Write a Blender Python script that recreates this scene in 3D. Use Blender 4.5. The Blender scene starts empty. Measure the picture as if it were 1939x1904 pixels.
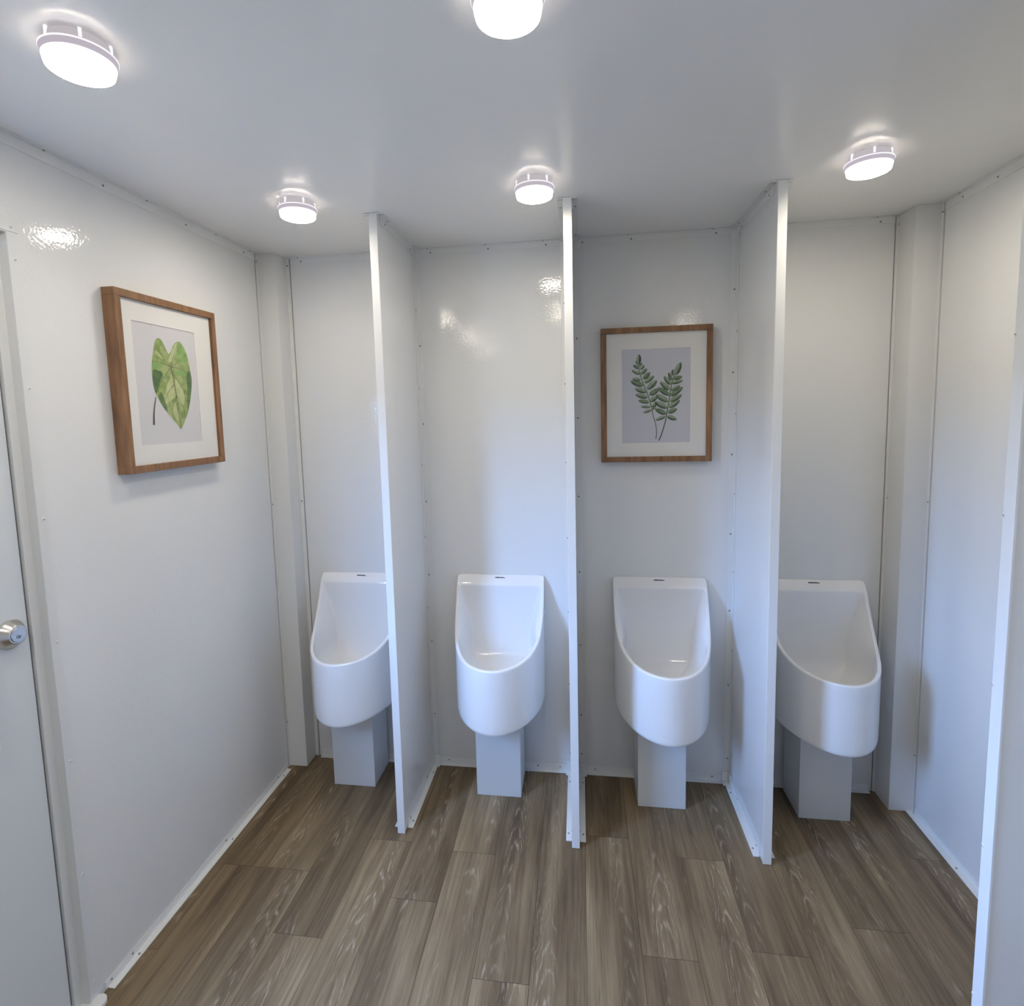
import bpy, bmesh, math, random
from mathutils import Vector, Matrix

# ------------------------------------------------------------------ camera
C = bpy.context.scene.collection
scene = bpy.context.scene
cam_data = bpy.data.cameras.new('camera')
cam = bpy.data.objects.new('camera', cam_data)
C.objects.link(cam)
R_ = Vector((0.98996627, 0.138947, -0.02570048))
U_ = Vector((0.0116288, 0.10115214, 0.994803))
F_ = Vector((-0.14082455, 0.98512028, -0.09852142))
M_ = Matrix((R_, U_, -F_)).transposed().to_4x4()
M_.translation = Vector((0.10714, -2.15807, 1.48063))
cam.matrix_world = M_
cam_data.sensor_fit = 'HORIZONTAL'
cam_data.sensor_width = 36.0
cam_data.lens = 1040.7097 * 36.0 / 1939.0
cam_data.shift_x = (969.5 - 949.956) / 1939.0
cam_data.shift_y = (886.788 - 952.0) / 1939.0
cam_data.clip_start = 0.02
scene.camera = cam

# ------------------------------------------------------------------ world, exposure
scene.view_settings.view_transform = 'Standard'
scene.view_settings.look = 'None'
scene.view_settings.gamma = 1.0
scene.view_settings.use_curve_mapping = False
scene.view_settings.exposure = 0.82

LAMP_STRENGTH = 56.0
LAMP_COLOR = (1.0, 0.90, 0.755)
SKY_STRENGTH = 37.0
SKY_COLOR = (0.27, 0.49, 1.0)

world = bpy.data.worlds.new('daylight')
scene.world = world
world.use_nodes = True
nt = world.node_tree
nt.nodes.clear()
wo = nt.nodes.new('ShaderNodeOutputWorld')
bg = nt.nodes.new('ShaderNodeBackground')
tc = nt.nodes.new('ShaderNodeTexCoord')
sp = nt.nodes.new('ShaderNodeSeparateXYZ')
rp = nt.nodes.new('ShaderNodeValToRGB')
nt.links.new(tc.outputs['Generated'], sp.inputs[0])
nt.links.new(sp.outputs['Z'], rp.inputs[0])
rp.color_ramp.elements[0].position = 0.0
rp.color_ramp.elements[0].color = (0.035, 0.04, 0.04, 1)
rp.color_ramp.elements[1].position = 0.04
rp.color_ramp.elements[1].color = (*SKY_COLOR, 1)
nt.links.new(rp.outputs[0], bg.inputs['Color'])
bg.inputs['Strength'].default_value = SKY_STRENGTH
nt.links.new(bg.outputs[0], wo.inputs[0])

# ------------------------------------------------------------------ room measures (metres)
XL, XR, H = -1.143, 1.292, 2.13
YF = -3.0                       # wall behind the photographer
P_X = (-0.5383, 0.0787, 0.6950)
P_T, P_D = 0.0251, 0.4076
DOOR_Y0, DOOR_Y1, DOOR_H = -1.90, -1.06, 1.911
WIN = (-1.58, -1.21, 0.80, 1.60)     # glazed light in the door: y0, y1, z0, z1

pd = bpy.data.lights.new('door_window_portal', 'AREA')
pd.shape = 'RECTANGLE'
pd.size = WIN[1] - WIN[0]
pd.size_y = WIN[3] - WIN[2]
pd.cycles.is_portal = True
po = bpy.data.objects.new('door_window_portal', pd)
C.objects.link(po)
po.location = (XL - 0.075, (WIN[0] + WIN[1]) / 2, (WIN[2] + WIN[3]) / 2)
po.rotation_euler = (math.radians(90), 0, math.radians(-90))

# ------------------------------------------------------------------ materials
def pmat(name, color, rough=0.5, metal=0.0, ior=1.5, coat=0.0, spec=0.5):
    m = bpy.data.materials.new(name)
    m.use_nodes = True
    b = m.node_tree.nodes['Principled BSDF']
    b.inputs['Base Color'].default_value = (*color, 1)
    b.inputs['Roughness'].default_value = rough
    b.inputs['Metallic'].default_value = metal
    b.inputs['IOR'].default_value = ior
    b.inputs['Specular IOR Level'].default_value = spec
    b.inputs['Coat Weight'].default_value = coat
    return m

def add_noise_bump(m, scale, dist, strength=1.0, detail=1.0, stretch=None):
    nt = m.node_tree
    b = nt.nodes['Principled BSDF']
    tc = nt.nodes.new('ShaderNodeTexCoord')
    mp = nt.nodes.new('ShaderNodeMapping')
    if stretch: mp.inputs['Scale'].default_value = stretch
    n = nt.nodes.new('ShaderNodeTexNoise')
    n.inputs['Scale'].default_value = scale
    n.inputs['Detail'].default_value = detail
    bp = nt.nodes.new('ShaderNodeBump')
    bp.inputs['Strength'].default_value = strength
    bp.inputs['Distance'].default_value = dist
    nt.links.new(tc.outputs['Object'], mp.inputs[0])
    nt.links.new(mp.outputs[0], n.inputs['Vector'])
    nt.links.new(n.outputs['Fac'], bp.inputs['Height'])
    nt.links.new(bp.outputs[0], b.inputs['Normal'])
    return m

WALL = add_noise_bump(pmat('white_laminate', (0.775, 0.78, 0.765), 0.07, ior=1.46), 130, 0.0003)
CEIL = add_noise_bump(pmat('ceiling_laminate', (0.88, 0.87, 0.85), 0.22, ior=1.46), 14, 0.0006)
TRIM = pmat('white_trim', (0.80, 0.81, 0.79), 0.45)
STRIP = pmat('joint_strip_white', (0.78, 0.785, 0.77), 0.3)
JAMB = pmat('door_jamb_white', (0.72, 0.73, 0.72), 0.6)
PANEL = add_noise_bump(pmat('partition_laminate', (0.78, 0.785, 0.775), 0.14, ior=1.46), 150, 0.00014)
EDGE = pmat('partition_edge', (0.80, 0.81, 0.80), 0.3)
DARK = pmat('dark_gap', (0.03, 0.03, 0.03), 0.8)
CERAMIC = pmat('white_vitreous_china', (0.86, 0.86, 0.85), 0.06, ior=1.52)
DRAIN = pmat('drain_white', (0.74, 0.73, 0.68), 0.25)
MARK = pmat('dark_print', (0.04, 0.04, 0.05), 0.5)
SCREW = pmat('screw_metal', (0.42, 0.43, 0.42), 0.35, metal=0.6)
SLOT = pmat('screw_recess', (0.04, 0.04, 0.04), 0.6)
STEEL = pmat('brushed_nickel', (0.62, 0.60, 0.57), 0.22, metal=1.0)
BOX = pmat('pipe_cover_paint', (0.66, 0.68, 0.68), 0.4)
DOORM = pmat('door_laminate', (0.70, 0.73, 0.74), 0.35)
LWHITE = pmat('lamp_base_plastic', (0.80, 0.78, 0.82), 0.3)
MATB = pmat('mat_board', (0.82, 0.81, 0.77), 0.8)
PAPER = pmat('print_paper', (0.60, 0.61, 0.67), 0.8)
PAPER2 = pmat('print_paper_light', (0.68, 0.67, 0.68), 0.8)
SUB = pmat('wall_core', (0.02, 0.02, 0.02), 0.9)

def emis(name, color, strength):
    m = bpy.data.materials.new(name)
    m.use_nodes = True
    nt = m.node_tree
    nt.nodes.clear()
    o = nt.nodes.new('ShaderNodeOutputMaterial')
    e = nt.nodes.new('ShaderNodeEmission')
    e.inputs[0].default_value = (*color, 1)
    e.inputs[1].default_value = strength
    nt.links.new(e.outputs[0], o.inputs[0])
    return m
LENS = emis('lit_diffuser', LAMP_COLOR, LAMP_STRENGTH)
BAND = emis('lit_lens_side', (0.80, 0.73, 0.83), 0.36)
GLOW = emis('lit_lens_lower', (1.0, 0.93, 0.88), 1.15)
LBASE = emis('lit_base_plastic', (0.86, 0.80, 0.84), 0.34)
RIMM = emis('lit_rim', (1.0, 0.97, 1.0), 0.58)

GLASS = bpy.data.materials.new('window_glass')
GLASS.use_nodes = True
nt = GLASS.node_tree
nt.nodes.clear()
o = nt.nodes.new('ShaderNodeOutputMaterial')
t = nt.nodes.new('ShaderNodeBsdfTransparent')
g = nt.nodes.new('ShaderNodeBsdfGlossy')
g.inputs['Roughness'].default_value = 0.02
mx = nt.nodes.new('ShaderNodeMixShader')
mx.inputs[0].default_value = 0.05
nt.links.new(t.outputs[0], mx.inputs[1]); nt.links.new(g.outputs[0], mx.inputs[2]); nt.links.new(mx.outputs[0], o.inputs[0])

# brown stained picture-frame wood
WOOD = pmat('frame_wood', (0.25, 0.13, 0.06), 0.5)
nt = WOOD.node_tree
tc = nt.nodes.new('ShaderNodeTexCoord'); mp = nt.nodes.new('ShaderNodeMapping')
mp.inputs['Scale'].default_value = (25, 25, 4)
n = nt.nodes.new('ShaderNodeTexNoise'); n.inputs['Scale'].default_value = 2.0; n.inputs['Detail'].default_value = 6
cr = nt.nodes.new('ShaderNodeValToRGB')
cr.color_ramp.elements[0].position = 0.3; cr.color_ramp.elements[0].color = (0.155, 0.078, 0.036, 1)
cr.color_ramp.elements[1].position = 0.72; cr.color_ramp.elements[1].color = (0.34, 0.175, 0.08, 1)
nt.links.new(tc.outputs['Object'], mp.inputs[0]); nt.links.new(mp.outputs[0], n.inputs['Vector'])
nt.links.new(n.outputs['Fac'], cr.inputs[0]); nt.links.new(cr.outputs[0], nt.nodes['Principled BSDF'].inputs['Base Color'])

def paint(name, a, b_, scale=60):
    m = pmat(name, a, 0.8)
    nt = m.node_tree
    tc = nt.nodes.new('ShaderNodeTexCoord')
    n = nt.nodes.new('ShaderNodeTexNoise'); n.inputs['Scale'].default_value = scale; n.inputs['Detail'].default_value = 3
    cr = nt.nodes.new('ShaderNodeValToRGB')
    cr.color_ramp.elements[0].position = 0.35; cr.color_ramp.elements[0].color = (*a, 1)
    cr.color_ramp.elements[1].position = 0.65; cr.color_ramp.elements[1].color = (*b_, 1)
    nt.links.new(tc.outputs['Object'], n.inputs['Vector']); nt.links.new(n.outputs['Fac'], cr.inputs[0])
    nt.links.new(cr.outputs[0], nt.nodes['Principled BSDF'].inputs['Base Color'])
    return m
G_BASE = paint('leaf_green', (0.20, 0.31, 0.07), (0.40, 0.47, 0.17))
G_DARK = paint('leaf_dark', (0.055, 0.13, 0.04), (0.13, 0.22, 0.06))
G_MID = paint('leaf_mid', (0.18, 0.36, 0.08), (0.30, 0.47, 0.14))
G_PALE = paint('leaf_pale', (0.43, 0.50, 0.20), (0.55, 0.60, 0.30))
G_VEIN = paint('leaf_vein', (0.13, 0.16, 0.06), (0.20, 0.22, 0.09))
G_STEM = paint('stem_grey', (0.07, 0.075, 0.06), (0.13, 0.12, 0.10))
F_MID = paint('fern_mid', (0.11, 0.18, 0.085), (0.20, 0.29, 0.15), 90)
F_DARK = paint('fern_dark', (0.03, 0.055, 0.03), (0.06, 0.10, 0.05), 90)
F_PALE = paint('fern_pale', (0.26, 0.34, 0.22), (0.38, 0.45, 0.33), 90)

# vinyl plank floor
FLOORM = pmat('wood_plank_vinyl', (0.2, 0.16, 0.11), 0.45, spec=0.32)
nt = FLOORM.node_tree
L = nt.links.new
bs = nt.nodes['Principled BSDF']
def N(t, **kw):
    x = nt.nodes.new(t)
    for k, v in kw.items(): setattr(x, k, v)
    return x
def math_(op, a, b=None, c=None):
    x = N('ShaderNodeMath', operation=op)
    for i, v in enumerate((a, b, c)):
        if v is None: continue
        if isinstance(v, (int, float)): x.inputs[i].default_value = v
        else: L(v, x.inputs[i])
    return x.outputs[0]
def mixc(fac, a, b, mode='MIX'):
    x = N('ShaderNodeMix', data_type='RGBA', blend_type=mode)
    if isinstance(fac, (int, float)): x.inputs[0].default_value = fac
    else: L(fac, x.inputs[0])
    for i, v in ((6, a), (7, b)):
        if isinstance(v, tuple): x.inputs[i].default_value = (*v, 1)
        else: L(v, x.inputs[i])
    return x.outputs[2]
tc = N('ShaderNodeTexCoord')
at = N('ShaderNodeAttribute', attribute_name='plank')
sc = N('ShaderNodeVectorMath', operation='SCALE'); sc.inputs['Scale'].default_value = 13.0
L(at.outputs['Color'], sc.inputs[0])
ad = N('ShaderNodeVectorMath', operation='ADD')
L(tc.outputs['Object'], ad.inputs[0]); L(sc.outputs[0], ad.inputs[1])
def noise(scale_xyz, scale, detail=4, rough=0.55, dist=0.0):
    mp = N('ShaderNodeMapping'); mp.inputs['Scale'].default_value = scale_xyz
    L(ad.outputs[0], mp.inputs[0])
    n = N('ShaderNodeTexNoise'); n.inputs['Scale'].default_value = scale
    n.inputs['Detail'].default_value = detail; n.inputs['Roughness'].default_value = rough
    n.inputs['Distortion'].default_value = dist
    L(mp.outputs[0], n.inputs['Vector'])
    return n.outputs['Fac']
def ramp(f, stops):
    r = N('ShaderNodeValToRGB')
    r.color_ramp.elements[0].position, r.color_ramp.elements[0].color = stops[0][0], (*stops[0][1], 1)
    r.color_ramp.elements[1].position, r.color_ramp.elements[1].color = stops[-1][0], (*stops[-1][1], 1)
    for p_, c_ in stops[1:-1]:
        e = r.color_ramp.elements.new(p_); e.color = (*c_, 1)
    L(f, r.inputs[0])
    return r.outputs[0]
broad = noise((9, 0.9, 1), 1.6, 3, 0.5, 0.4)
streak = noise((60, 1.8, 1), 1.8, 6, 0.6)
fine = noise((260, 6, 1), 1.5, 4, 0.6)
base = ramp(broad, [(0.28, (0.128, 0.087, 0.049)), (0.5, (0.224, 0.161, 0.091)), (0.72, (0.345, 0.256, 0.150))])
st = ramp(streak, [(0.3, (0.72, 0.71, 0.70)), (0.55, (1.0, 1.0, 1.0)), (0.8, (1.22, 1.21, 1.19))])
col = mixc(1.0, base, st, 'MULTIPLY')
fi = ramp(fine, [(0.3, (0.84, 0.83, 0.82)), (0.7, (1.14, 1.14, 1.14))])
col = mixc(1.0, col, fi, 'MULTIPLY')
# arched growth rings, limed
at2 = N('ShaderNodeSeparateColor'); L(at.outputs['Color'], at2.inputs[0])
sxyz = N('ShaderNodeSeparateXYZ')
uvm = N('ShaderNodeUVMap'); uvm.uv_map = 'plank_uv'
L(uvm.outputs[0], sxyz.inputs[0])
warp = noise((14, 3.5, 1), 1.4, 3, 0.55)
wx = math_('ADD', math_('SUBTRACT', sxyz.outputs['X'], math_('MULTIPLY_ADD', at2.outputs['Green'], 0.10, 0.02)), math_('MULTIPLY', math_('SUBTRACT', warp, 0.5), 0.05))
wy = math_('SUBTRACT', sxyz.outputs['Y'], math_('MULTIPLY', at2.outputs['Blue'], 1.1))
para = math_('ADD', math_('MULTIPLY', math_('MULTIPLY', wx, wx), 190.0), math_('MULTIPLY', wy, 1.2))
warp2 = noise((30, 8, 1), 1.3, 2, 0.5)
ph = math_('ADD', math_('MULTIPLY', para, 62.0), math_('MULTIPLY', warp2, 6.0))
rings = math_('POWER', math_('MULTIPLY_ADD', math_('SINE', ph), 0.5, 0.5), 5.0)
mask = ramp(noise((9, 1.1, 1), 1.9, 2), [(0.44, (0, 0, 0)), (0.60, (1, 1, 1))])
inner = ramp(math_('ABSOLUTE', wx), [(0.03, (1, 1, 1)), (0.05, (0, 0, 0))])
brk = ramp(noise((120, 22, 1), 1.2, 3), [(0.4, (0, 0, 0)), (0.62, (1, 1, 1))])
rf = math_('MULTIPLY', math_('MULTIPLY', rings, mask), math_('MULTIPLY', inner, brk))
col = mixc(math_('MULTIPLY', rf, 0.75), col, (0.50, 0.405, 0.29))
# lime flecks along the grain
fl = ramp(noise((170, 11, 1), 1.5, 5, 0.7), [(0.62, (0, 0, 0)), (0.72, (1, 1, 1))])
col = mixc(math_('MULTIPLY', fl, 0.38), col, (0.48, 0.385, 0.27))
dk = ramp(noise((110, 5, 1), 1.5, 4, 0.6), [(0.64, (0, 0, 0)), (0.76, (1, 1, 1))])
col = mixc(math_('MULTIPLY', dk, 0.5), col, (0.055, 0.04, 0.028))
tone = math_('MULTIPLY_ADD', at2.outputs['Red'], 0.26, 0.86)
cmb = N('ShaderNodeCombineColor')
for i in range(3): L(tone, cmb.inputs[i])
col = mixc(1.0, col, cmb.outputs[0], 'MULTIPLY')
L(col, bs.inputs['Base Color'])
bp = N('ShaderNodeBump'); bp.inputs['Distance'].default_value = 0.0003; bp.inputs['Strength'].default_value = 0.6
L(fine, bp.inputs['Height']); L(bp.outputs[0], bs.inputs['Normal'])

# ------------------------------------------------------------------ helpers
def link(name, bm, mats, parent=None, smooth=False, kind=None, loc=None, bevel=0.0, subsurf=0, autosm=False):
    me = bpy.data.meshes.new(name)
    bmesh.ops.recalc_face_normals(bm, faces=bm.faces)
    bm.to_mesh(me); bm.free()
    for m in (mats if isinstance(mats, (list, tuple)) else [mats]): me.materials.append(m)
    if smooth:
        for p in me.polygons: p.use_smooth = True
    o = bpy.data.objects.new(name, me)
    C.objects.link(o)
    if parent is not None: o.parent = parent
    if loc is not None: o.location = loc
    if kind: o['kind'] = kind
    if bevel:
        b = o.modifiers.new('bevel', 'BEVEL'); b.width = bevel; b.segments = 2; b.limit_method = 'ANGLE'; b.angle_limit = math.radians(40)
    if subsurf:
        s = o.modifiers.new('sub', 'SUBSURF'); s.levels = subsurf; s.render_levels = subsurf
    return o

def box(bm, x0, x1, y0, y1, z0, z1, mi=0):
    x0, x1 = sorted((x0, x1)); y0, y1 = sorted((y0, y1)); z0, z1 = sorted((z0, z1))
    v = [bm.verts.new(p) for p in ((x0,y0,z0),(x1,y0,z0),(x1,y1,z0),(x0,y1,z0),(x0,y0,z1),(x1,y0,z1),(x1,y1,z1),(x0,y1,z1))]
    for f in ((0,3,2,1),(4,5,6,7),(0,1,5,4),(1,2,6,5),(2,3,7,6),(3,0,4,7)):
        bm.faces.new([v[i] for i in f]).material_index = mi

def boxes(name, bs_, mats, parent=None, **kw):
    bm = bmesh.new()
    for b in bs_: box(bm, *b)
    return link(name, bm, mats, parent, **kw)

def empty(name, loc, label=None, cat=None, group=None, kind=None, parent=None):
    o = bpy.data.objects.new(name, None)
    C.objects.link(o)
    o.location = loc
    o.empty_display_size = 0.05
    if label: o['label'] = label
    if cat: o['category'] = cat
    if group: o['group'] = group
    if kind: o['kind'] = kind
    if parent is not None: o.parent = parent
    return o

def lathe(bm, prof, n=40, axis='Z', mi=0, cap0=False, cap1=False):
    rings_ = []
    for r, h in prof:
        ring = []
        for i in range(n):
            a = 2 * math.pi * i / n
            c, s = r * math.cos(a), r * math.sin(a)
            ring.append(bm.verts.new((c, s, h) if axis == 'Z' else (h, c, s)))
        rings_.append(ring)
    for a, b in zip(rings_[:-1], rings_[1:]):
        for i in range(n):
            f = bm.faces.new((a[i], a[(i+1) % n], b[(i+1) % n], b[i])); f.material_index = mi
    if cap0: bm.faces.new(rings_[0]).material_index = mi
    if cap1: bm.faces.new(rings_[-1]).material_index = mi

# one screw head, looking along -Y; copies are turned to face out of their surface
def screw_mesh():
    bm = bmesh.new()
    lathe(bm, [(0.0036, 0.0), (0.0036, 0.0005), (0.0028, 0.0013), (0.0017, 0.0016)], 12, cap1=False, cap0=True)
    lathe(bm, [(0.0017, 0.0016), (0.0014, 0.0006)], 12, mi=1, cap1=True)
    bmesh.ops.recalc_face_normals(bm, faces=bm.faces)
    me = bpy.data.meshes.new('screw'); bm.to_mesh(me); bm.free()
    me.materials.append(SCREW); me.materials.append(SLOT)
    for p in me.polygons: p.use_smooth = True
    return me
SCREW_ME = screw_mesh()
NRM = {'-y': (math.pi/2, 0, 0), '+x': (0, math.pi/2, 0), '-x': (0, -math.pi/2, 0), '-z': (math.pi, 0, 0), '+z': (0, 0, 0)}
PAINTED_ME = SCREW_ME.copy()
PAINTED_ME.materials[0] = TRIM; PAINTED_ME.materials[1] = SCREW
def screw(parent, p, d, painted=False):
    o = bpy.data.objects.new('screw', PAINTED_ME if painted else SCREW_ME)
    C.objects.link(o)
    o.rotation_euler = NRM[d]
    o.location = Vector(p) - Vector(world_loc(parent))
    o.parent = parent
    return o
def world_loc(o):
    v = Vector(o.location)
    while o.parent is not None:
        o = o.parent
        v += Vector(o.location)
    return v

# ------------------------------------------------------------------ floor
random.seed(7)
ROWS = {-7: -0.9, -6: -0.60, -5: -0.597, -4: -0.814, -3: -0.44, -2: -0.663, -1: -0.463, 0: -0.874, 1: -1.24, 2: -0.343, 3: -0.76,
        4: -0.407, 5: -0.714, 6: -1.15, 7: -0.61, 8: -1.06, 9: -0.33}
TONES = {}
bm = bmesh.new()
uvl = bm.loops.layers.uv.new('plank_uv')
cl = bm.loops.layers.float_color.new('plank')
G = 0.0005
for k, e in ROWS.items():
    xa = -0.19 + 0.15 * k; xb = xa + 0.15
    xa = max(xa, XL - 0.03); xb = min(xb, XR + 0.03)
    if xb <= xa: continue
    y = e
    while y > YF: y -= 1.22
    while y < 0.03:
        ya, yb = max(y, YF - 0.03), min(y + 1.22, 0.03)
        if yb > ya:
            rnd = (random.random(), random.random(), random.random(), 1)
            vs = [bm.verts.new(p) for p in ((xa+G, ya+G, 0), (xb-G, ya+G, 0), (xb-G, yb-G, 0), (xa+G, yb-G, 0))]
            f = bm.faces.new(vs)
            for l in f.loops:
                l[uvl].uv = (l.vert.co.x - xa, l.vert.co.y - y)
                l[cl] = rnd
        y += 1.22
box(bm, XL - 0.05, XR + 0.05, YF - 0.05, 0.05, -0.06, -0.0012, 1)
link('floor', bm, [FLOORM, DARK], kind='structure')

# ------------------------------------------------------------------ ceiling and walls
boxes('ceiling', [(XL - 0.08, XR + 0.08, YF - 0.08, 0.08, H, H + 0.05)], CEIL, kind='structure')

W = 0.012
GX0, GX1 = -1.047, 1.204          # panel joints on the back wall
bm = bmesh.new()
for a, b in ((XL - 0.05, GX0 - 0.0019), (GX0 + 0.0019, GX1 - 0.0019), (GX1 + 0.0019, XR + 0.05)):
    box(bm, a, b, 0, W, -0.001, H)
box(bm, XL - 0.05, XR + 0.05, W - 0.002, 0.06, -0.02, H, 1)
link('wall_back', bm, [WALL, SUB], kind='structure')

JL = -0.0925                      # joint between side wall sheet and corner cover
bm = bmesh.new()
box(bm, XL - W, XL, JL + 0.003, -0.0005, -0.001, H)
box(bm, XL - W, XL, DOOR_Y1, JL - 0.003, -0.001, H)
box(bm, XL - W, XL, DOOR_Y0, DOOR_Y1, DOOR_H, H)
box(bm, XL - W, XL, YF + 0.0005, DOOR_Y0, -0.001, H)
box(bm, XL - 0.07, XL - W + 0.001, DOOR_Y1 + 0.001, 0.06, -0.02, H, 1)
box(bm, XL - 0.07, XL - W + 0.001, DOOR_Y0, DOOR_Y1 + 0.001, DOOR_H + 0.001, H, 1)
box(bm, XL - 0.07, XL - W + 0.001, YF - 0.05, DOOR_Y0 - 0.001, -0.02, H, 1)
link('wall_left', bm, [WALL, SUB], kind='structure')

JR = -0.114
bm = bmesh.new()
box(bm, XR, XR + W, JR + 0.003, -0.0005, -0.001, H)
box(bm, XR, XR + W, YF + 0.0005, JR - 0.003, -0.001, H)
box(bm, XR + W - 0.001, XR + 0.06, YF - 0.05, 0.06, -0.02, H, 1)
link('wall_right', bm, [WALL, SUB], kind='structure')
boxes('wall_front', [(XL - 0.05, XR + 0.05, YF - 0.05, YF, -0.02, H)], WALL, kind='structure')

# short wall standing out from the right-hand wall, near the photographer
DV = empty('wall_divider', (0.824, -1.12, 0), kind='structure')
boxes('panel', [(0.003, XR - 0.824 - 0.001, -0.0245, -0.0015, 0.0, H - 0.001)], WALL, DV)
boxes('end_cap', [(-0.001, 0.0035, -0.026, 0.0, 0.0, H - 0.002)], EDGE, DV, bevel=0.0008)
for z in (0.38, 0.68, 0.985, 1.287, 1.59, 1.89): screw(DV, (0.8235, -1.1225, z), '-x', True)
for z in (0.4, 0.7, 1.0, 1.3, 1.6, 1.9): screw(DV, (1.28, -1.1465, z), '-y')

# ------------------------------------------------------------------ covers in the back corners, trims
T = 0.0016
def corner_cover(name, left):
    if left: wx, s, x1, yf, jw, gb = XL, 1, XL + 0.078, -0.0862 + 0.006, JL, GX0
    else: wx, s, x1, yf, jw, gb = XR, -1, XR - 0.078, -0.100, JR, GX1
    e = empty(name, (wx, 0, 0), kind='structure')
    X = lambda v: (v - wx)
    bs_ = [(X(wx + s*0.0005), X(x1), yf, yf + 0.002, 0.0, H - 0.0005),
           (X(x1), X(x1 - s*0.002), yf + 0.002, -0.0005, 0.0, H - 0.0005),
           (X(wx + s*0.0002), X(wx + s*(T + 0.0002)), jw + 0.003, yf, 0.0, H - 0.0005),
           (X(x1), X(gb - s*0.002), -T, -0.0003, 0.0, H - 0.0005)]
    boxes('cover_sheet', bs_, STRIP, e, bevel=0.0006)
    d = '+x' if left else '-x'
    for z in ((1.137, 2.10, 0.2) if left else (1.142, 2.10, 0.22)):
        screw(e, (wx + s*(T + 0.0002), (jw + yf) / 2 + 0.001, z), d)
        screw(e, (gb - s*0.010, -T - 0.0003, z), '-y')
corner_cover('trim_1', True)
corner_cover('trim_2', False)

def ceiling_trim(name, kind_, a, b, at_, sgn, screws, mat=STRIP, parent=None, wc=0.012, ww=0.028):
    """angle strip in a wall/ceiling corner; runs a..b along Y (kind_='y') or X ('x')"""
    bs_ = []
    if kind_ == 'y':
        o = (at_, a, H); L_ = b - a
        bs_ = [(sgn*0.0002, sgn*wc, 0, L_, -0.0018, -0.0002), (sgn*0.0002, sgn*0.0018, 0, L_, -ww, -0.0018)]
    else:
        o = (a, at_, H); L_ = b - a
        bs_ = [(0, L_, -wc, -0.0002, -0.0018, -0.0002), (0, L_, -0.0018, -0.0002, -ww, -0.0018)]
    if parent is None: e = empty(name, o, kind='structure'); loc = None
    else:
        e = empty(name, Vector(o) - world_loc(parent), parent=parent)
    if parent is None:
        boxes('angle_strip', bs_, mat, e, bevel=0.0004)
    else:
        C.objects.unlink(e); bpy.data.objects.remove(e)
        e = boxes(name, bs_, mat, parent, bevel=0.0004, loc=Vector(o) - world_loc(parent))
    for q, (p, d) in enumerate(screws): screw(e, p, d)
    return e
zz = H - 0.017
ceiling_trim('trim_3', 'y', YF + 0.01, JL - 0.003, XL, 1,
    [((XL + 0.0018, y, zz), '+x') for y in (-0.166, -0.475, -0.788, -1.10, -1.41, -1.72, -2.03)] +
    [((XL + 0.006, y, H - 0.0018), '-z') for y in (-0.13, -0.33, -0.64, -0.954)])
ceiling_trim('trim_4', 'y', YF + 0.01, JR - 0.003, XR, -1,
    [((XR - 0.0018, y, zz), '-x') for y in (-0.20, -0.345, -0.65, -0.95)] +
    [((XR - 0.006, y, H - 0.0018), '-z') for y in (-0.19, -0.50)])
pe = [GX0 + 0.002] + [v for p in P_X for v in (p - P_T/2 - 0.0005, p + P_T/2 + 0.0005)] + [GX1 - 0.002]
bscr = [(-0.998,), (-0.46, -0.232, -0.01), (0.126, 0.305, 0.606), (1.154,)]
for k in range(4):
    xs = bscr[k]
    ceiling_trim('trim_%d' % (5 + k), 'x', pe[2*k], pe[2*k+1], 0, -1,
        [((x, -0.0018, zz), '-y') for x in xs] + [((x - 0.012, -0.006, H - 0.0018), '-z') for x in xs], wc=0.008, ww=0.024)

# baseboards: small angle, lip on the floor
def baseboard_run(name, bs_, screws, kind=True):
    e = empty(name, (0, 0, 0), kind='structure')
    boxes('angle_strip', bs_, TRIM, e, bevel=0.0006)
    for p, d in screws: screw(e, p, d)
    return e
LB = 0.0015
baseboard_run('baseboard_left', [(XL + 0.0002, XL + 0.0022, -1.018, -0.100, LB, 0.024), (XL + 0.0022, XL + 0.021, -1.012, -0.108, LB - 0.001, LB + 0.0022)],
    [((XL + 0.013, y, LB + 0.0022), '+z') for y in (-0.155, -0.50, -0.92)] + [((XL + 0.0022, y, 0.014), '+x') for y in (-0.18, -0.52, -0.93, -1.0)])
baseboard_run('baseboard_right', [(XR - 0.0002, XR - 0.0022, -1.11, -0.118, LB, 0.024), (XR - 0.0022, XR - 0.022, -1.11, -0.100, LB - 0.001, LB + 0.0022)],
    [((XR - 0.012, y, LB + 0.0022), '+z') for y in (-0.36, -0.70, -1.0)])
bb = []
bx = [(-1.035, P_X[0] - P_T/2 - 0.001), (P_X[0] + P_T/2 + 0.03, P_X[1] - P_T/2 - 0.028), (P_X[1] + P_T/2 + 0.028, P_X[2] - P_T/2 - 0.03), (P_X[2] + P_T/2 + 0.001, 1.192)]
bs_ = []
for i, (a, b) in enumerate(bx):
    bs_ += [(a, b, -0.0022, -0.0002, LB, 0.030), (a, b, -0.017, -0.0022, LB - 0.001, LB + 0.0022)]
baseboard_run('baseboard_back', bs_, [((x, -0.0022, 0.019), '-y') for x in (-0.955, -0.46, -0.08, 0.012, 0.155, 0.615, 1.13)])

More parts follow.
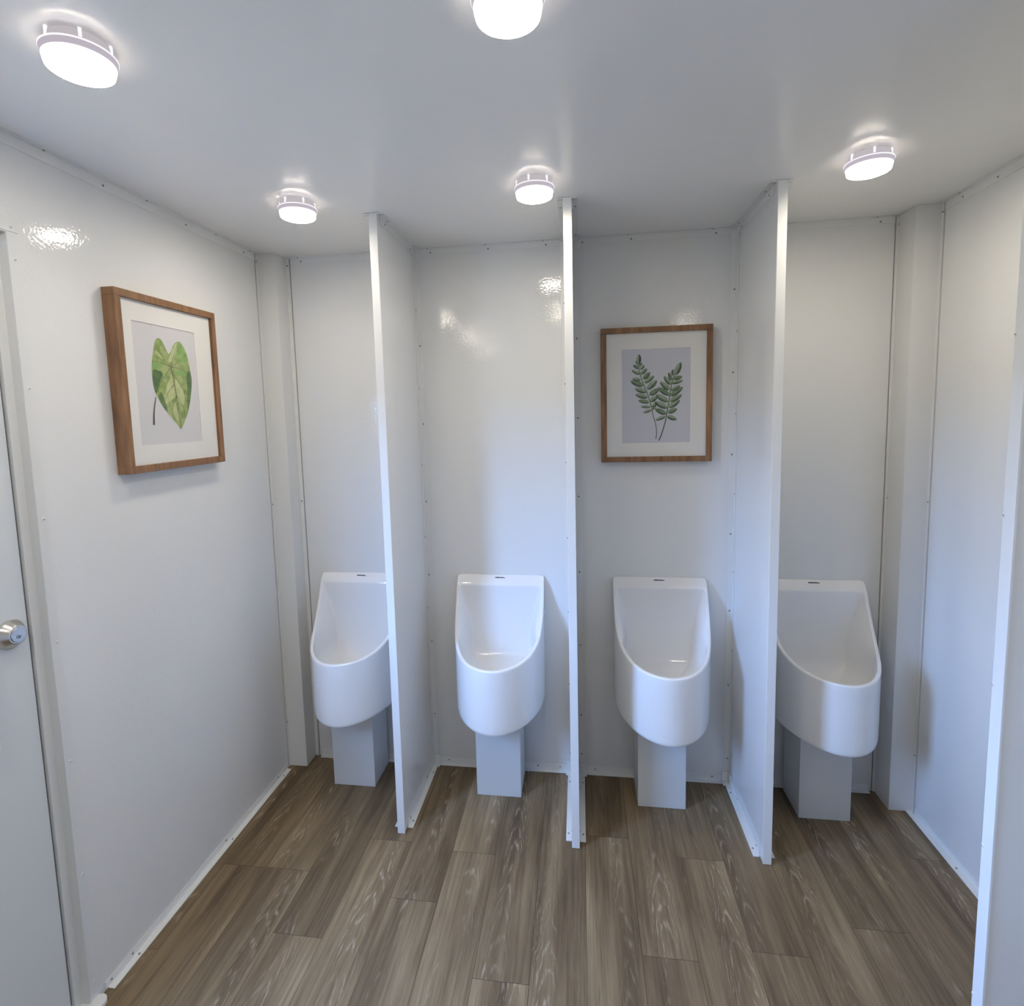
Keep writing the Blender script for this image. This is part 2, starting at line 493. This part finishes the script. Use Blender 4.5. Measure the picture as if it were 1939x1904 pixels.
# ------------------------------------------------------------------ partitions
def partition(i, label, uz, vzl, vzr, pzr):
    x = P_X[i]; h = P_T / 2; D = P_D
    e = empty('partition_panel', (x, 0, 0), label, 'partition', 'full height partitions between the urinals')
    hh = H - 0.0006
    boxes('panel', [(-h, h, -D + 0.002, -0.0006, 0.0025, hh)], PANEL, e)
    boxes('edge_cap', [(-h - 0.0008, h + 0.0008, -D, -D + 0.004, 0.0015, hh)], EDGE, e, bevel=0.0009)
    for s in (-1, 1):
        d = '-x' if s < 0 else '+x'
        f = s * h
        # floor angle with its screws
        fa = boxes('floor_angle', [(f + s*0.0003, f + s*0.0023, -D + 0.032, -0.030, 0.0015, 0.027), (f + s*0.0023, f + s*0.0215, -D + 0.030, -0.030, 0.0005, 0.0035)], TRIM, e, bevel=0.0006)
        for y in (-0.345, -0.07): screw(fa, (x + f + s*0.013, y, 0.0036), '+z')
        for y in (-0.345, -0.12): screw(fa, (x + f + s*0.0023, y, 0.016), d)
        # ceiling angle
        ca = boxes('ceiling_angle', [(f + s*0.0003, f + s*0.0019, -D + 0.030, -0.010, H - 0.026, H - 0.0024), (f + s*0.0003, f + s*0.0185, -D + 0.022, -0.010, H - 0.0024, H - 0.0008)], STRIP, e, bevel=0.0004)
        for y in (-0.335, -0.055):
            screw(ca, (x + f + s*0.0019, y, H - 0.016), d)
            screw(ca, (x + f + s*0.011, y + 0.005, H - 0.0024), '-z')
        # upright angle against the back wall
        wa = boxes('wall_angle', [(f + s*0.0003, f + s*0.0017, -0.024, -0.0021, 0.045, H - 0.030), (f + s*0.0003, f + s*0.0225, -0.0021, -0.0006, 0.045, H - 0.030)], STRIP, e, bevel=0.0004)
        for z in (vzl if s < 0 else vzr): screw(wa, (x + f + s*0.0105, -0.0021, z), '-y')
        for z in pzr: screw(wa, (x + f + s*0.0017, -0.014, z), d)
        # moulded caps where three angles meet
        boxes('corner_cap', [(f + s*0.0005, f + s*0.030, -0.030, -0.0006, 0.0008, 0.0065), (f + s*0.0005, f + s*0.0055, -0.030, -0.0006, 0.0065, 0.044), (f + s*0.0055, f + s*0.030, -0.0055, -0.0006, 0.0065, 0.044)], TRIM, e, bevel=0.002)
        boxes('corner_cap', [(f + s*0.0005, f + s*0.026, -0.026, -0.0025, H - 0.0065, H - 0.0026), (f + s*0.002, f + s*0.0050, -0.026, -0.0025, H - 0.040, H - 0.0065), (f + s*0.005, f + s*0.026, -0.0055, -0.0023, H - 0.040, H - 0.0065)], TRIM, e, bevel=0.0018)
    boxes('head_shoe', [(-h - 0.016, -h - 0.001, -D - 0.001, -D + 0.004, H - 0.004, H - 0.0008), (h + 0.001, h + 0.014, -D - 0.001, -D + 0.004, H - 0.004, H - 0.0008)], TRIM, e)
    return e
sz = [0.223, 0.542, 0.828, 1.133, 1.449, 1.758]
partition(0, 'white partition panel between the leftmost urinal and the urinal beside it', 0, sz, sz, (0.69, 0.99, 1.283, 1.59, 1.90))
partition(1, 'white partition panel seen almost edge-on in the middle, left of the fern picture', 0, [0.082, 0.378, 0.682, 0.985, 1.286, 1.59, 1.894], [0.082, 0.25, 0.547, 0.848, 1.151, 1.458, 1.76], ())
partition(2, 'white partition panel just right of the fern picture, left side washed in blue light', 0, [0.10, 0.404, 0.704, 1.005, 1.308, 1.612, 1.911], [0.4, 0.7, 1.0, 1.3], (0.55, 0.86, 1.16, 1.46, 1.76))

# ------------------------------------------------------------------ urinals
UW, UYS, UYF = 0.1768, 0.050, 0.333
RT = [(0.0, 0.838), (0.03, 0.803), (0.06, 0.729), (0.10, 0.668), (0.15, 0.622), (0.22, 0.594), (0.28, 0.583), (0.34, 0.579)]
def rim_z(y):
    d = max(0.0, min(0.34, -y))
    for (a, za), (b, zb) in zip(RT[:-1], RT[1:]):
        if d <= b:
            t = (d - a) / (b - a)
            return za + (zb - za) * t
    return RT[-1][1]
def plan_loop(w, ys, yf, yb, n=44, side=5, back=12):
    pts = []
    for k in range(side): pts.append((-w, yb + (-ys - yb) * k / side))
    for k in range(n + 1):
        a = math.pi * k / n
        c, s = math.cos(a), math.sin(a)
        pts.append((-w * math.copysign(abs(c) ** (2/1.93), c), -ys - (yf - ys) * abs(s) ** (2/1.93)))
    for k in range(side - 1, -1, -1): pts.append((w, yb + (-ys - yb) * k / side))
    for k in range(1, back): pts.append((w - 2*w*k/back, yb))
    return pts
def urinal_mesh():
    outer = plan_loop(UW, UYS, UYF, -0.0006)
    inner = plan_loop(UW - 0.0125, UYS, UYF - 0.0135, -0.032)
    n = len(outer)
    zb = lambda y: 0.3557 + (0.3366 - 0.3557) * (-y / UYF)
    loops = []
    cen = (0.0, -0.17)
    sh = lambda p, k: (cen[0] + (p[0]-cen[0])*k, cen[1] + (p[1]-cen[1])*k)
    loops.append([(*sh(p, 0.93), zb(p[1]) + 0.004) for p in outer])
    loops.append([(*sh(p, 0.985), zb(p[1])) for p in outer])
    loops.append([(*p, zb(p[1]) + 0.004) for p in outer])
    loops.append([(*p, zb(p[1]) + 0.06) for p in outer])
    loops.append([(*p, rim_z(p[1]) - 0.010) for p in outer])
    def mix(f): return [((1-f)*a[0]+f*b[0], (1-f)*a[1]+f*b[1]) for a, b in zip(outer, inner)]
    for f, dz in ((0.0, -0.0035), (0.12, -0.0008), (0.35, 0.0), (0.65, 0.0), (0.93, -0.0004), (1.0, -0.0022)):
        loops.append([(*p, rim_z(p[1]) + dz) for p in mix(f)])
    loops.append([(*p, rim_z(p[1]) - 0.006) for p in inner])
    def innr(k, z, dz=0.0):
        return [(*sh(p, k), z) for p in inner]
    kx = lambda y: 0.74 + 0.26 * min(1.0, max(0.0, (-y - 0.032) / 0.13))
    inner2 = [(p[0] * kx(p[1]), p[1] + 0.016 * max(0.0, 1 + (p[1] + 0.032) / 0.05)) for p in inner]
    loops.append([(p[0], p[1], min(rim_z(q[1]) - 0.016, 0.64)) for p, q in zip(inner2, inner)])
    inner = inner2
    loops.append([(*sh(p, 0.985), 0.552) for p in inner])
    loops.append(innr(0.95, 0.520)); loops.append(innr(0.86, 0.495)); loops.append(innr(0.68, 0.480))
    loops.append(innr(0.45, 0.474)); loops.append(innr(0.2, 0.472))
    bm = bmesh.new()
    vs = [[bm.verts.new(p) for p in lp] for lp in loops]
    for a, b in zip(vs[:-1], vs[1:]):
        for i in range(n):
            bm.faces.new((a[i], a[(i+1) % n], b[(i+1) % n], b[i]))
    bm.faces.new(vs[0]); bm.faces.new(vs[-1])
    return bm
def tilt_mark():
    bm = bmesh.new()
    # thin dark maker's mark lying on the slanted top bar
    d = Vector((0, -0.03, -0.035)).normalized(); nrm = Vector((0, -0.035, 0.03)).normalized()
    o0 = Vector((0, -0.0115, 0.838 - 0.0115*0.035/0.03)) + nrm * 0.0004
    for a, b, h0, h1 in ((-0.0205, -0.0005, 0.0, 0.0042), (0.0002, 0.0125, 0.0002, 0.0042), (0.0125, 0.0190, 0.0018, 0.0046)):
        q = [o0 + Vector((a, 0, 0)) + d*h0, o0 + Vector((b, 0, 0)) + d*h0, o0 + Vector((b, 0, 0)) + d*h1, o0 + Vector((a, 0, 0)) + d*h1]
        lo = [bm.verts.new(v) for v in q]; hi = [bm.verts.new(v + nrm*0.0005) for v in q]
        bm.faces.new(hi); bm.faces.new(lo)
        for i in range(4): bm.faces.new((lo[i], lo[(i+1) % 4], hi[(i+1) % 4], hi[i]))
    return bm
ULAB = ['white wall urinal in the leftmost stall, right side hidden by a partition',
        'white wall urinal in the second stall from the left, left of the middle partition',
        'white wall urinal directly below the fern picture',
        'white wall urinal in the rightmost stall, left side hidden by a partition']
PLAB = ['pale grey boxed pipe cover standing on the floor under the leftmost urinal',
        'pale grey boxed pipe cover under the urinal left of the middle partition',
        'pale grey boxed pipe cover on the floor straight below the fern picture',
        'pale grey boxed pipe cover under the rightmost urinal']
UX = (-0.8044, -0.2165, 0.4075, 0.9695)
PX = (-0.8095, -0.219, 0.3955, 0.962)
u0 = empty('urinal', (UX[0], 0, 0), ULAB[0], 'urinal', 'waterless urinals along the back wall')
link('bowl', urinal_mesh(), CERAMIC, u0, smooth=True, subsurf=1)
bm = bmesh.new()
lathe(bm, [(0.050, 0.4745), (0.050, 0.480), (0.046, 0.483), (0.020, 0.4845)], 32, cap0=True, cap1=True)
for v in bm.verts: v.co.y -= 0.185
link('drain_cover', bm, DRAIN, u0, smooth=True)
link('maker_mark', tilt_mark(), MARK, u0)
c0 = empty('pipe_cover', (PX[0], 0, 0), PLAB[0], 'pipe cover', 'boxed pipe covers below the urinals')
boxes('cover_box', [(-0.0865, 0.0865, -0.177, -0.1755, 0.0006, 0.330), (-0.0865, -0.085, -0.1755, -0.0235, 0.0006, 0.330), (0.085, 0.0865, -0.1755, -0.0235, 0.0006, 0.330), (-0.084, 0.084, -0.175, -0.024, 0.3275, 0.3295)], BOX, c0, bevel=0.0006)
def copy_tree(o, parent=None):
    c = o.copy(); C.objects.link(c); c.parent = parent
    for ch in list(o.children): copy_tree(ch, c)
    return c
for k in (1, 2, 3):
    u = copy_tree(u0); u.location.x = UX[k]; u['label'] = ULAB[k]
    c = copy_tree(c0); c.location.x = PX[k]; c['label'] = PLAB[k]

# ------------------------------------------------------------------ ceiling lamps
def make_lamp():
    e = empty('ceiling_lamp', (0, 0, H), 'x', 'ceiling light', 'round surface mounted ceiling lamps')
    bm = bmesh.new()
    lathe(bm, [(0.0465, -0.0006), (0.0500, -0.0060), (0.0520, -0.0175), (0.040, -0.0178)], 48, cap0=True, cap1=True)
    b = link('base', bm, LBASE, e, smooth=False)
    for a in range(6):
        an = a * math.pi / 3 + 0.3
        bm = bmesh.new(); box(bm, 0.049, 0.0525, -0.0025, 0.0025, -0.0150, -0.0010)
        bmesh.ops.rotate(bm, verts=bm.verts, cent=(0, 0, 0), matrix=Matrix.Rotation(an, 3, 'Z'))
        link('clip', bm, RIMM, e)
    bm = bmesh.new()
    lathe(bm, [(0.0520, -0.0180), (0.0568, -0.0185), (0.0572, -0.0200), (0.0560, -0.0212)], 48)
    link('rim', bm, RIMM, e, smooth=True)
    bm = bmesh.new()
    lathe(bm, [(0.0560, -0.0212), (0.0542, -0.0285), (0.0535, -0.0305)], 48)
    lathe(bm, [(0.0535, -0.0305), (0.0515, -0.0400), (0.0500, -0.0430)], 48, mi=1)
    link('lens_side', bm, [BAND, GLOW], e, smooth=True)
    bm = bmesh.new()
    lathe(bm, [(0.0500, -0.0430), (0.0470, -0.0448), (0.0340, -0.0460), (0.0160, -0.0468), (0.004, -0.0470)], 48, cap1=True)
    link('diffuser', bm, LENS, e, smooth=True)
    return e
LAMPS = [(-0.735, -1.258, 'lit round ceiling lamp at the upper left, nearest the left wall above the leaf picture'),
         (0.006, -1.255, 'lit round ceiling lamp cut by the top edge of the photo'),
         (-0.727, -0.531, 'lit round ceiling lamp in front of the leftmost urinal stall'),
         (-0.011, -0.539, 'lit round ceiling lamp just left of the middle partition top'),
         (0.866, -0.526, 'lit round ceiling lamp over the rightmost urinal stall'),
         (-0.700, -1.97, 'lit round ceiling lamp behind the photographer by the left wall'),
         (0.860, -1.97, 'lit round ceiling lamp behind the photographer by the right wall'),
         (-0.700, -2.66, 'lit round ceiling lamp farthest back by the front wall')]
l0 = make_lamp()
for k, (x, y, lab) in enumerate(LAMPS):
    l = l0 if k == 0 else copy_tree(l0)
    l.location = (x, y, H); l['label'] = lab

# ------------------------------------------------------------------ pictures
LEAF= [(-0.674, 1.728), (-0.66, 1.729), (-0.649, 1.717), (-0.641, 1.7), (-0.632, 1.686), (-0.627, 1.687), (-0.618, 1.699), (-0.605, 1.721), (-0.585, 1.731), (-0.57, 1.723), (-0.556, 1.702), (-0.547, 1.675), (-0.543, 1.644), (-0.538, 1.613), (-0.545, 1.577), (-0.555, 1.542), (-0.567, 1.51), (-0.583, 1.487), (-0.595, 1.469), (-0.605, 1.458), (-0.615, 1.472), (-0.634, 1.489), (-0.653, 1.508), (-0.675, 1.532), (-0.69, 1.556), (-0.699, 1.575), (-0.703, 1.604), (-0.704, 1.629), (-0.7, 1.661), (-0.69, 1.694), (-0.683, 1.717)]

LSTEM= [(-0.696, 1.557), (-0.703, 1.536), (-0.71, 1.507), (-0.713, 1.475)]

LRIB= [(-0.627, 1.647), (-0.621, 1.624), (-0.618, 1.594), (-0.613, 1.56), (-0.609, 1.525), (-0.606, 1.495), (-0.605, 1.464)]

LVEINS= [[(-0.627, 1.647), (-0.65, 1.666), (-0.671, 1.693), (-0.677, 1.71)], [(-0.627, 1.647), (-0.651, 1.655), (-0.685, 1.661), (-0.698, 1.66)], [(-0.627, 1.647), (-0.649, 1.625), (-0.678, 1.594), (-0.694, 1.561)], [(-0.618, 1.597), (-0.645, 1.574), (-0.664, 1.544), (-0.666, 1.529)], [(-0.627, 1.647), (-0.612, 1.681), (-0.599, 1.704), (-0.592, 1.72)], [(-0.627, 1.647), (-0.595, 1.648), (-0.563, 1.639), (-0.544, 1.632)], [(-0.623, 1.631), (-0.595, 1.599), (-0.571, 1.569), (-0.557, 1.538)], [(-0.615, 1.567), (-0.596, 1.545), (-0.583, 1.514), (-0.581, 1.491)], [(-0.627, 1.647), (-0.592, 1.667), (-0.563, 1.689), (-0.552, 1.694)], [(-0.613, 1.56), (-0.629, 1.537), (-0.634, 1.514), (-0.631, 1.491)]]

LPATCH= [('dark', [(-0.701, 1.636), (-0.678, 1.634), (-0.659, 1.628), (-0.677, 1.598), (-0.694, 1.561), (-0.701, 1.579), (-0.704, 1.607)]), ('dark', [(-0.69, 1.556), (-0.675, 1.576), (-0.663, 1.551), (-0.653, 1.51), (-0.666, 1.521)]), ('mid', [(-0.585, 1.729), (-0.57, 1.721), (-0.557, 1.701), (-0.549, 1.675), (-0.566, 1.662), (-0.592, 1.667), (-0.594, 1.697)]), ('mid', [(-0.697, 1.661), (-0.675, 1.66), (-0.651, 1.655), (-0.673, 1.635), (-0.701, 1.638)]), ('dark', [(-0.563, 1.635), (-0.543, 1.644), (-0.539, 1.613), (-0.546, 1.577), (-0.556, 1.542), (-0.57, 1.51), (-0.569, 1.545), (-0.56, 1.592)]), ('pale', [(-0.623, 1.627), (-0.618, 1.594), (-0.613, 1.56), (-0.638, 1.548), (-0.66, 1.532), (-0.662, 1.558), (-0.648, 1.596)]), ('pale', [(-0.614, 1.62), (-0.59, 1.599), (-0.577, 1.565), (-0.581, 1.533), (-0.602, 1.537), (-0.612, 1.567)]), ('pale', [(-0.627, 1.66), (-0.637, 1.667), (-0.618, 1.695), (-0.602, 1.719), (-0.591, 1.724), (-0.596, 1.701), (-0.61, 1.673)]), ('pale', [(-0.622, 1.552), (-0.615, 1.522), (-0.609, 1.479), (-0.624, 1.491), (-0.636, 1.51)]), ('pale', [(-0.685, 1.695), (-0.668, 1.682), (-0.649, 1.668), (-0.664, 1.67), (-0.682, 1.681)]), ('mid', [(-0.616, 1.645), (-0.568, 1.642), (-0.547, 1.632), (-0.576, 1.623), (-0.603, 1.625)])]

STA= [(0.33, 1.656), (0.33, 1.636), (0.335, 1.613), (0.345, 1.583), (0.357, 1.553), (0.366, 1.53), (0.374, 1.5), (0.379, 1.473), (0.386, 1.447), (0.394, 1.417), (0.395, 1.39), (0.392, 1.372)]

STB= [(0.47, 1.631), (0.457, 1.606), (0.448, 1.573), (0.443, 1.534), (0.438, 1.505), (0.432, 1.469), (0.428, 1.442), (0.42, 1.413), (0.412, 1.386), (0.403, 1.366)]

FLF= [[(0.33, 1.653), (0.331, 1.69), 0.0115], [(0.33, 1.636), (0.309, 1.651), 0.0089], [(0.333, 1.615), (0.303, 1.632), 0.0089], [(0.337, 1.594), (0.306, 1.6), 0.0096], [(0.347, 1.572), (0.299, 1.592), 0.0153], [(0.358, 1.548), (0.315, 1.563), 0.0128], [(0.363, 1.528), (0.316, 1.541), 0.0128], [(0.368, 1.51), (0.327, 1.518), 0.0109], [(0.373, 1.493), (0.336, 1.495), 0.0077], [(0.377, 1.482), (0.345, 1.472), 0.0077], [(0.331, 1.646), (0.342, 1.658), 0.0064], [(0.334, 1.633), (0.351, 1.649), 0.0083], [(0.337, 1.615), (0.36, 1.636), 0.0102], [(0.345, 1.597), (0.372, 1.622), 0.0115], [(0.35, 1.583), (0.386, 1.608), 0.0128], [(0.36, 1.558), (0.396, 1.591), 0.0147], [(0.368, 1.537), (0.405, 1.56), 0.0141], [(0.372, 1.513), (0.398, 1.532), 0.0128], [(0.376, 1.493), (0.397, 1.508), 0.0083], [(0.377, 1.48), (0.394, 1.5), 0.0064], [(0.329, 1.651), (0.319, 1.667), 0.007], [(0.454, 1.606), (0.453, 1.63), 0.0083], [(0.449, 1.588), (0.438, 1.619), 0.0096], [(0.446, 1.573), (0.421, 1.605), 0.0121], [(0.442, 1.554), (0.407, 1.585), 0.0134], [(0.442, 1.534), (0.398, 1.565), 0.0141], [(0.437, 1.51), (0.391, 1.538), 0.0147], [(0.434, 1.487), (0.387, 1.511), 0.0147], [(0.431, 1.464), (0.388, 1.486), 0.0134], [(0.427, 1.456), (0.39, 1.443), 0.0096], [(0.462, 1.607), (0.482, 1.655), 0.0147], [(0.453, 1.594), (0.488, 1.602), 0.0109], [(0.45, 1.577), (0.49, 1.588), 0.0096], [(0.447, 1.551), (0.48, 1.57), 0.0102], [(0.445, 1.531), (0.49, 1.564), 0.0141], [(0.443, 1.511), (0.487, 1.536), 0.0134], [(0.439, 1.488), (0.479, 1.516), 0.0141], [(0.435, 1.469), (0.47, 1.484), 0.0121], [(0.433, 1.457), (0.469, 1.443), 0.0121]]

def prism(bm, pts, off, th, mi=0):
    """flat painted shape: pts (u, v) in the picture plane (local X, Z), facing -Y"""
    lo = [bm.verts.new((u, -off, v)) for u, v in pts]
    f = bm.faces.new(lo); f.material_index = mi
def tri(bm):
    bmesh.ops.triangulate(bm, faces=bm.faces)
def ribbon(bm, pts, w0, w1, off, mi=0):
    n = len(pts); a = []; b = []
    for i, p in enumerate(pts):
        q = Vector(pts[min(i+1, n-1)]) - Vector(pts[max(i-1, 0)])
        q.normalize(); nn = Vector((-q.y, q.x)); w = (w0 + (w1-w0)*i/(n-1)) / 2
        a.append(bm.verts.new((p[0]+nn.x*w, -off, p[1]+nn.y*w))); b.append(bm.verts.new((p[0]-nn.x*w, -off, p[1]-nn.y*w)))
    for i in range(n-1):
        f = bm.faces.new((a[i], a[i+1], b[i+1], b[i])); f.material_index = mi
def smooth_poly(pts, it=2, closed=True):
    for _ in range(it):
        out = []
        n = len(pts)
        for i in range(n if closed else n-1):
            p, q = Vector(pts[i]), Vector(pts[(i+1) % n])
            out.append(tuple(p*0.75 + q*0.25)); out.append(tuple(p*0.25 + q*0.75))
        if not closed: out = [pts[0]] + out + [pts[-1]]
        pts = out
    return pts
def picture(name, w, h, dep, label, group, mat_win, paper):
    e = empty(name, (0, 0, 0), label, 'picture', group)
    b = 0.0205
    boxes('frame', [(0, w, -dep, -0.001, 0, b), (0, w, -dep, -0.001, h - b, h), (0, b, -dep, -0.001, b, h - b), (w - b, w, -dep, -0.001, b, h - b)], WOOD, e, bevel=0.0012)
    boxes('backing_board', [(b, w - b, -0.012, -0.002, b, h - b)], MATB, e)
    u0_, u1_, v0_, v1_ = mat_win
    k = dep - 0.010
    boxes('mat', [(b, w - b, -k, -k + 0.002, b, v0_), (b, w - b, -k, -k + 0.002, v1_, h - b), (b, u0_, -k, -k + 0.002, v0_, v1_), (u1_, w - b, -k, -k + 0.002, v0_, v1_)], MATB, e)
    boxes('print_paper', [(u0_ - 0.003, u1_ + 0.003, -k + 0.0022, -k + 0.0035, v0_ - 0.003, v1_ + 0.003)], paper, e)
    boxes('glazing', [(b, w - b, -k - 0.006, -k - 0.004, b, h - b)], GLASS, e)
    return e, k - 0.0018
# left: leaf print on the left wall; local X runs along world +Y, local -Y faces +X
YL0, ZL0, PW, PH = -0.826, 1.3425, 0.408, 0.500
pe_, off = picture('framed_picture', PW, PH, 0.039, 'brown wood framed print of one broad green leaf hung on the left wall', 'botanical prints in brown frames', (0.060, 0.312, 0.076, 0.423), PAPER2)
pe_.location = (XL, YL0, ZL0); pe_.rotation_euler = (0, 0, math.pi/2)
cv = lambda pts: [(y - YL0, z - ZL0) for y, z in pts]
MS = [G_BASE, G_DARK, G_MID, G_PALE, G_VEIN, G_STEM]
bm = bmesh.new()
prism(bm, smooth_poly(cv(LEAF), 1), off, 0, 0)
for nme, pts in LPATCH: prism(bm, smooth_poly(cv(pts), 2), off + (0.0002 if nme != 'dark' else 0.00025), 0, {'dark': 1, 'mid': 2, 'pale': 3}[nme])
ribbon(bm, smooth_poly(cv(LRIB), 2, False), 0.0046, 0.0014, off + 0.0004, 4)
for v in LVEINS: ribbon(bm, smooth_poly(cv(v), 2, False), 0.0026, 0.0008, off + 0.0004, 4)
tri(bm); link('leaf_artwork', bm, MS, pe_)
bm = bmesh.new(); ribbon(bm, smooth_poly(cv(LSTEM), 2, False), 0.0024, 0.0085, off + 0.0002, 5)
tri(bm); link('stem_artwork', bm, MS, pe_)
# right: fern print on the back wall
XR0, ZR0 = 0.190, 1.2865
pe_, off = picture('framed_picture', 0.403, 0.501, 0.035, 'brown wood framed print of two green fern fronds between partitions', 'botanical prints in brown frames', (0.0775, 0.326, 0.072, 0.421), PAPER)
pe_.location = (XR0, 0, ZR0)
cv = lambda pts: [(x - XR0, z - ZR0) for x, z in pts]
MS = [F_MID, F_DARK, F_PALE]
bm = bmesh.new()
ribbon(bm, smooth_poly(cv(STA), 2, False), 0.0020, 0.0030, off + 0.0001, 1)
ribbon(bm, smooth_poly(cv(STA[:7]), 2, False), 0.0040, 0.0050, off + 0.0003, 0)
ribbon(bm, smooth_poly(cv(STB), 2, False), 0.0022, 0.0044, off + 0.0001, 1)
ribbon(bm, smooth_poly(cv(STB[:6]), 2, False), 0.0036, 0.0052, off + 0.0003, 0)
for q, (a, b, w) in enumerate(FLF):
    (a, b) = cv([a, b]); w = w * 1.4
    a = Vector(a); b = Vector(b); d = b - a; nn = Vector((-d.y, d.x)).normalized()
    if nn.y > 0: nn = -nn
    lf = [(0, .0), (.12, .34), (.35, .5), (.62, .48), (.85, .3), (1.0, 0)]
    up = [a + d*t - nn*w*s for t, s in lf]; dn = [a + d*t + nn*w*s for t, s in lf][::-1]
    z0 = off + 0.0002 + 0.00001 * (q % 9)
    prism(bm, [tuple(p) for p in up + dn[1:-1]], z0, 0, 0)
    sh_ = [a + d*t + nn*w*s for t, s in lf]; ce = [a + d*t + nn*w*s*0.35 for t, s in lf]
    prism(bm, [tuple(p) for p in sh_ + ce[1:-1][::-1]], z0 + 0.0001, 0, 1)
    if q % 3 != 1:
        hi_ = [a + d*t - nn*w*(s*0.75) for t, s in lf[1:-1]]; c2 = [a + d*t - nn*w*s*0.15 for t, s in lf[1:-1]]
        prism(bm, [tuple(p) for p in hi_ + c2[::-1]], z0 + 0.0001, 0, 2)
tri(bm); link('fern_artwork', bm, MS, pe_)

# ------------------------------------------------------------------ door in the left wall
dr = empty('door_1', (XL, 0, 0), kind='structure')
y0, y1, hd = DOOR_Y0, DOOR_Y1, DOOR_H
boxes('door_frame', [
    (0.0002, 0.0014, y1 - 0.001, y1 + 0.022, 0.030, hd + 0.0003), (0.0002, 0.0014, y0 - 0.022, y0 + 0.001, 0.030, hd + 0.0003),
    (0.0002, 0.0016, y0 - 0.026, y1 + 0.026, hd + 0.0020, hd + 0.030),
    (-0.0230, 0.0002, y1 - 0.0016, y1 - 0.0004, 0.0, hd), (-0.0230, 0.0002, y0 + 0.0004, y0 + 0.0016, 0.0, hd), (-0.0230, 0.0002, y0 + 0.0016, y1 - 0.0016, hd - 0.0016, hd),
    (-0.0400, -0.0230, y1 - 0.0215, y1 - 0.0004, 0.0, hd), (-0.0400, -0.0230, y0 + 0.0004, y0 + 0.0215, 0.0, hd), (-0.0400, -0.0230, y0 + 0.0215, y1 - 0.0215, hd - 0.02, hd)], JAMB, dr)
for z in (1.853, 1.567, 1.263, 0.963, 0.659, 0.359, 0.06): screw(dr, (XL + 0.0014, y1 + 0.0125, z), '+x', True)
screw(dr, (XL + 0.0016, y1 + 0.010, hd + 0.012), '+x', True)
ly0, ly1 = y0 + 0.024, y1 - 0.0265
xo, xi = -0.060, -0.0290
boxes('door_leaf', [(xo, xi, ly0, WIN[0], 0.006, hd - 0.023), (xo, xi, WIN[1], ly1, 0.006, hd - 0.023), (xo, xi, WIN[0], WIN[1], 0.006, WIN[2]), (xo, xi, WIN[0], WIN[1], WIN[3], hd - 0.023)], DOORM, dr)
boxes('gap_shade_strip', [(xo, xi - 0.004, ly1 + 0.0004, y1 - 0.0220, 0.006, hd - 0.024)], DARK, dr)  # near-black strip, painted shade for the gap between stop and leaf
fr = 0.018
boxes('window_frame', [(xi, xi + 0.024, WIN[0] - fr, WIN[1] + fr, WIN[3], WIN[3] + fr), (xi, xi + 0.024, WIN[0] - fr, WIN[1] + fr, WIN[2] - fr, WIN[2]), (xi, xi + 0.024, WIN[0] - fr, WIN[0], WIN[2], WIN[3]), (xi, xi + 0.024, WIN[1], WIN[1] + fr, WIN[2], WIN[3])], TRIM, dr)  # out of view; depth added to block grazing window light from the jamb
boxes('glass_pane', [(xo + 0.012, xo + 0.016, WIN[0], WIN[1], WIN[2], WIN[3])], GLASS, dr)
bm = bmesh.new()
lathe(bm, [(0.0325, 0.0003), (0.0330, 0.004), (0.0305, 0.007), (0.0215, 0.0215), (0.0205, 0.0225), (0.0185, 0.0225)], 48, axis='X', cap0=True, cap1=True)
lock = link('deadbolt', bm, STEEL, dr, loc=(xi, -1.128, 1.0145), smooth=False, bevel=0.0)
for p in lock.data.polygons: p.use_smooth = len(p.vertices) == 4
bm = bmesh.new()
lathe(bm, [(0.0165, 0.0224), (0.0165, 0.0236), (0.0155, 0.0242)], 40, axis='X', cap1=True)
link('cylinder_face', bm, STEEL, lock)
bm = bmesh.new()
lathe(bm, [(0.0048, 0.0243), (0.0048, 0.0255), (0.0030, 0.0258), (0.0028, 0.0246)], 20, axis='X', cap1=True)
for v in bm.verts: v.co.z -= 0.004
link('keyway', bm, STEEL, lock)
boxes('key_slot', [(0.0244, 0.0250, -0.0009, 0.0009, -0.0075, -0.0010)], SLOT, lock)
for s in (-1, 1): boxes('stamped_dot', [(0.0243, 0.0249, s*0.0105 - 0.0013, s*0.0105 + 0.0013, -0.0030, -0.0016)], TRIM, lock)
boxes('threshold', [(-0.070, 0.004, y0 + 0.001, y1 - 0.001, 0.0004, 0.012)], TRIM, dr, bevel=0.002)
bm = bmesh.new()
lathe(bm, [(0.020, 0.0004), (0.020, 0.010), (0.017, 0.013)], 32, cap0=True, cap1=True)
for v in bm.verts: v.co.x += 0.010; v.co.y += y1 + 0.008
link('corner_cap', bm, TRIM, dr)
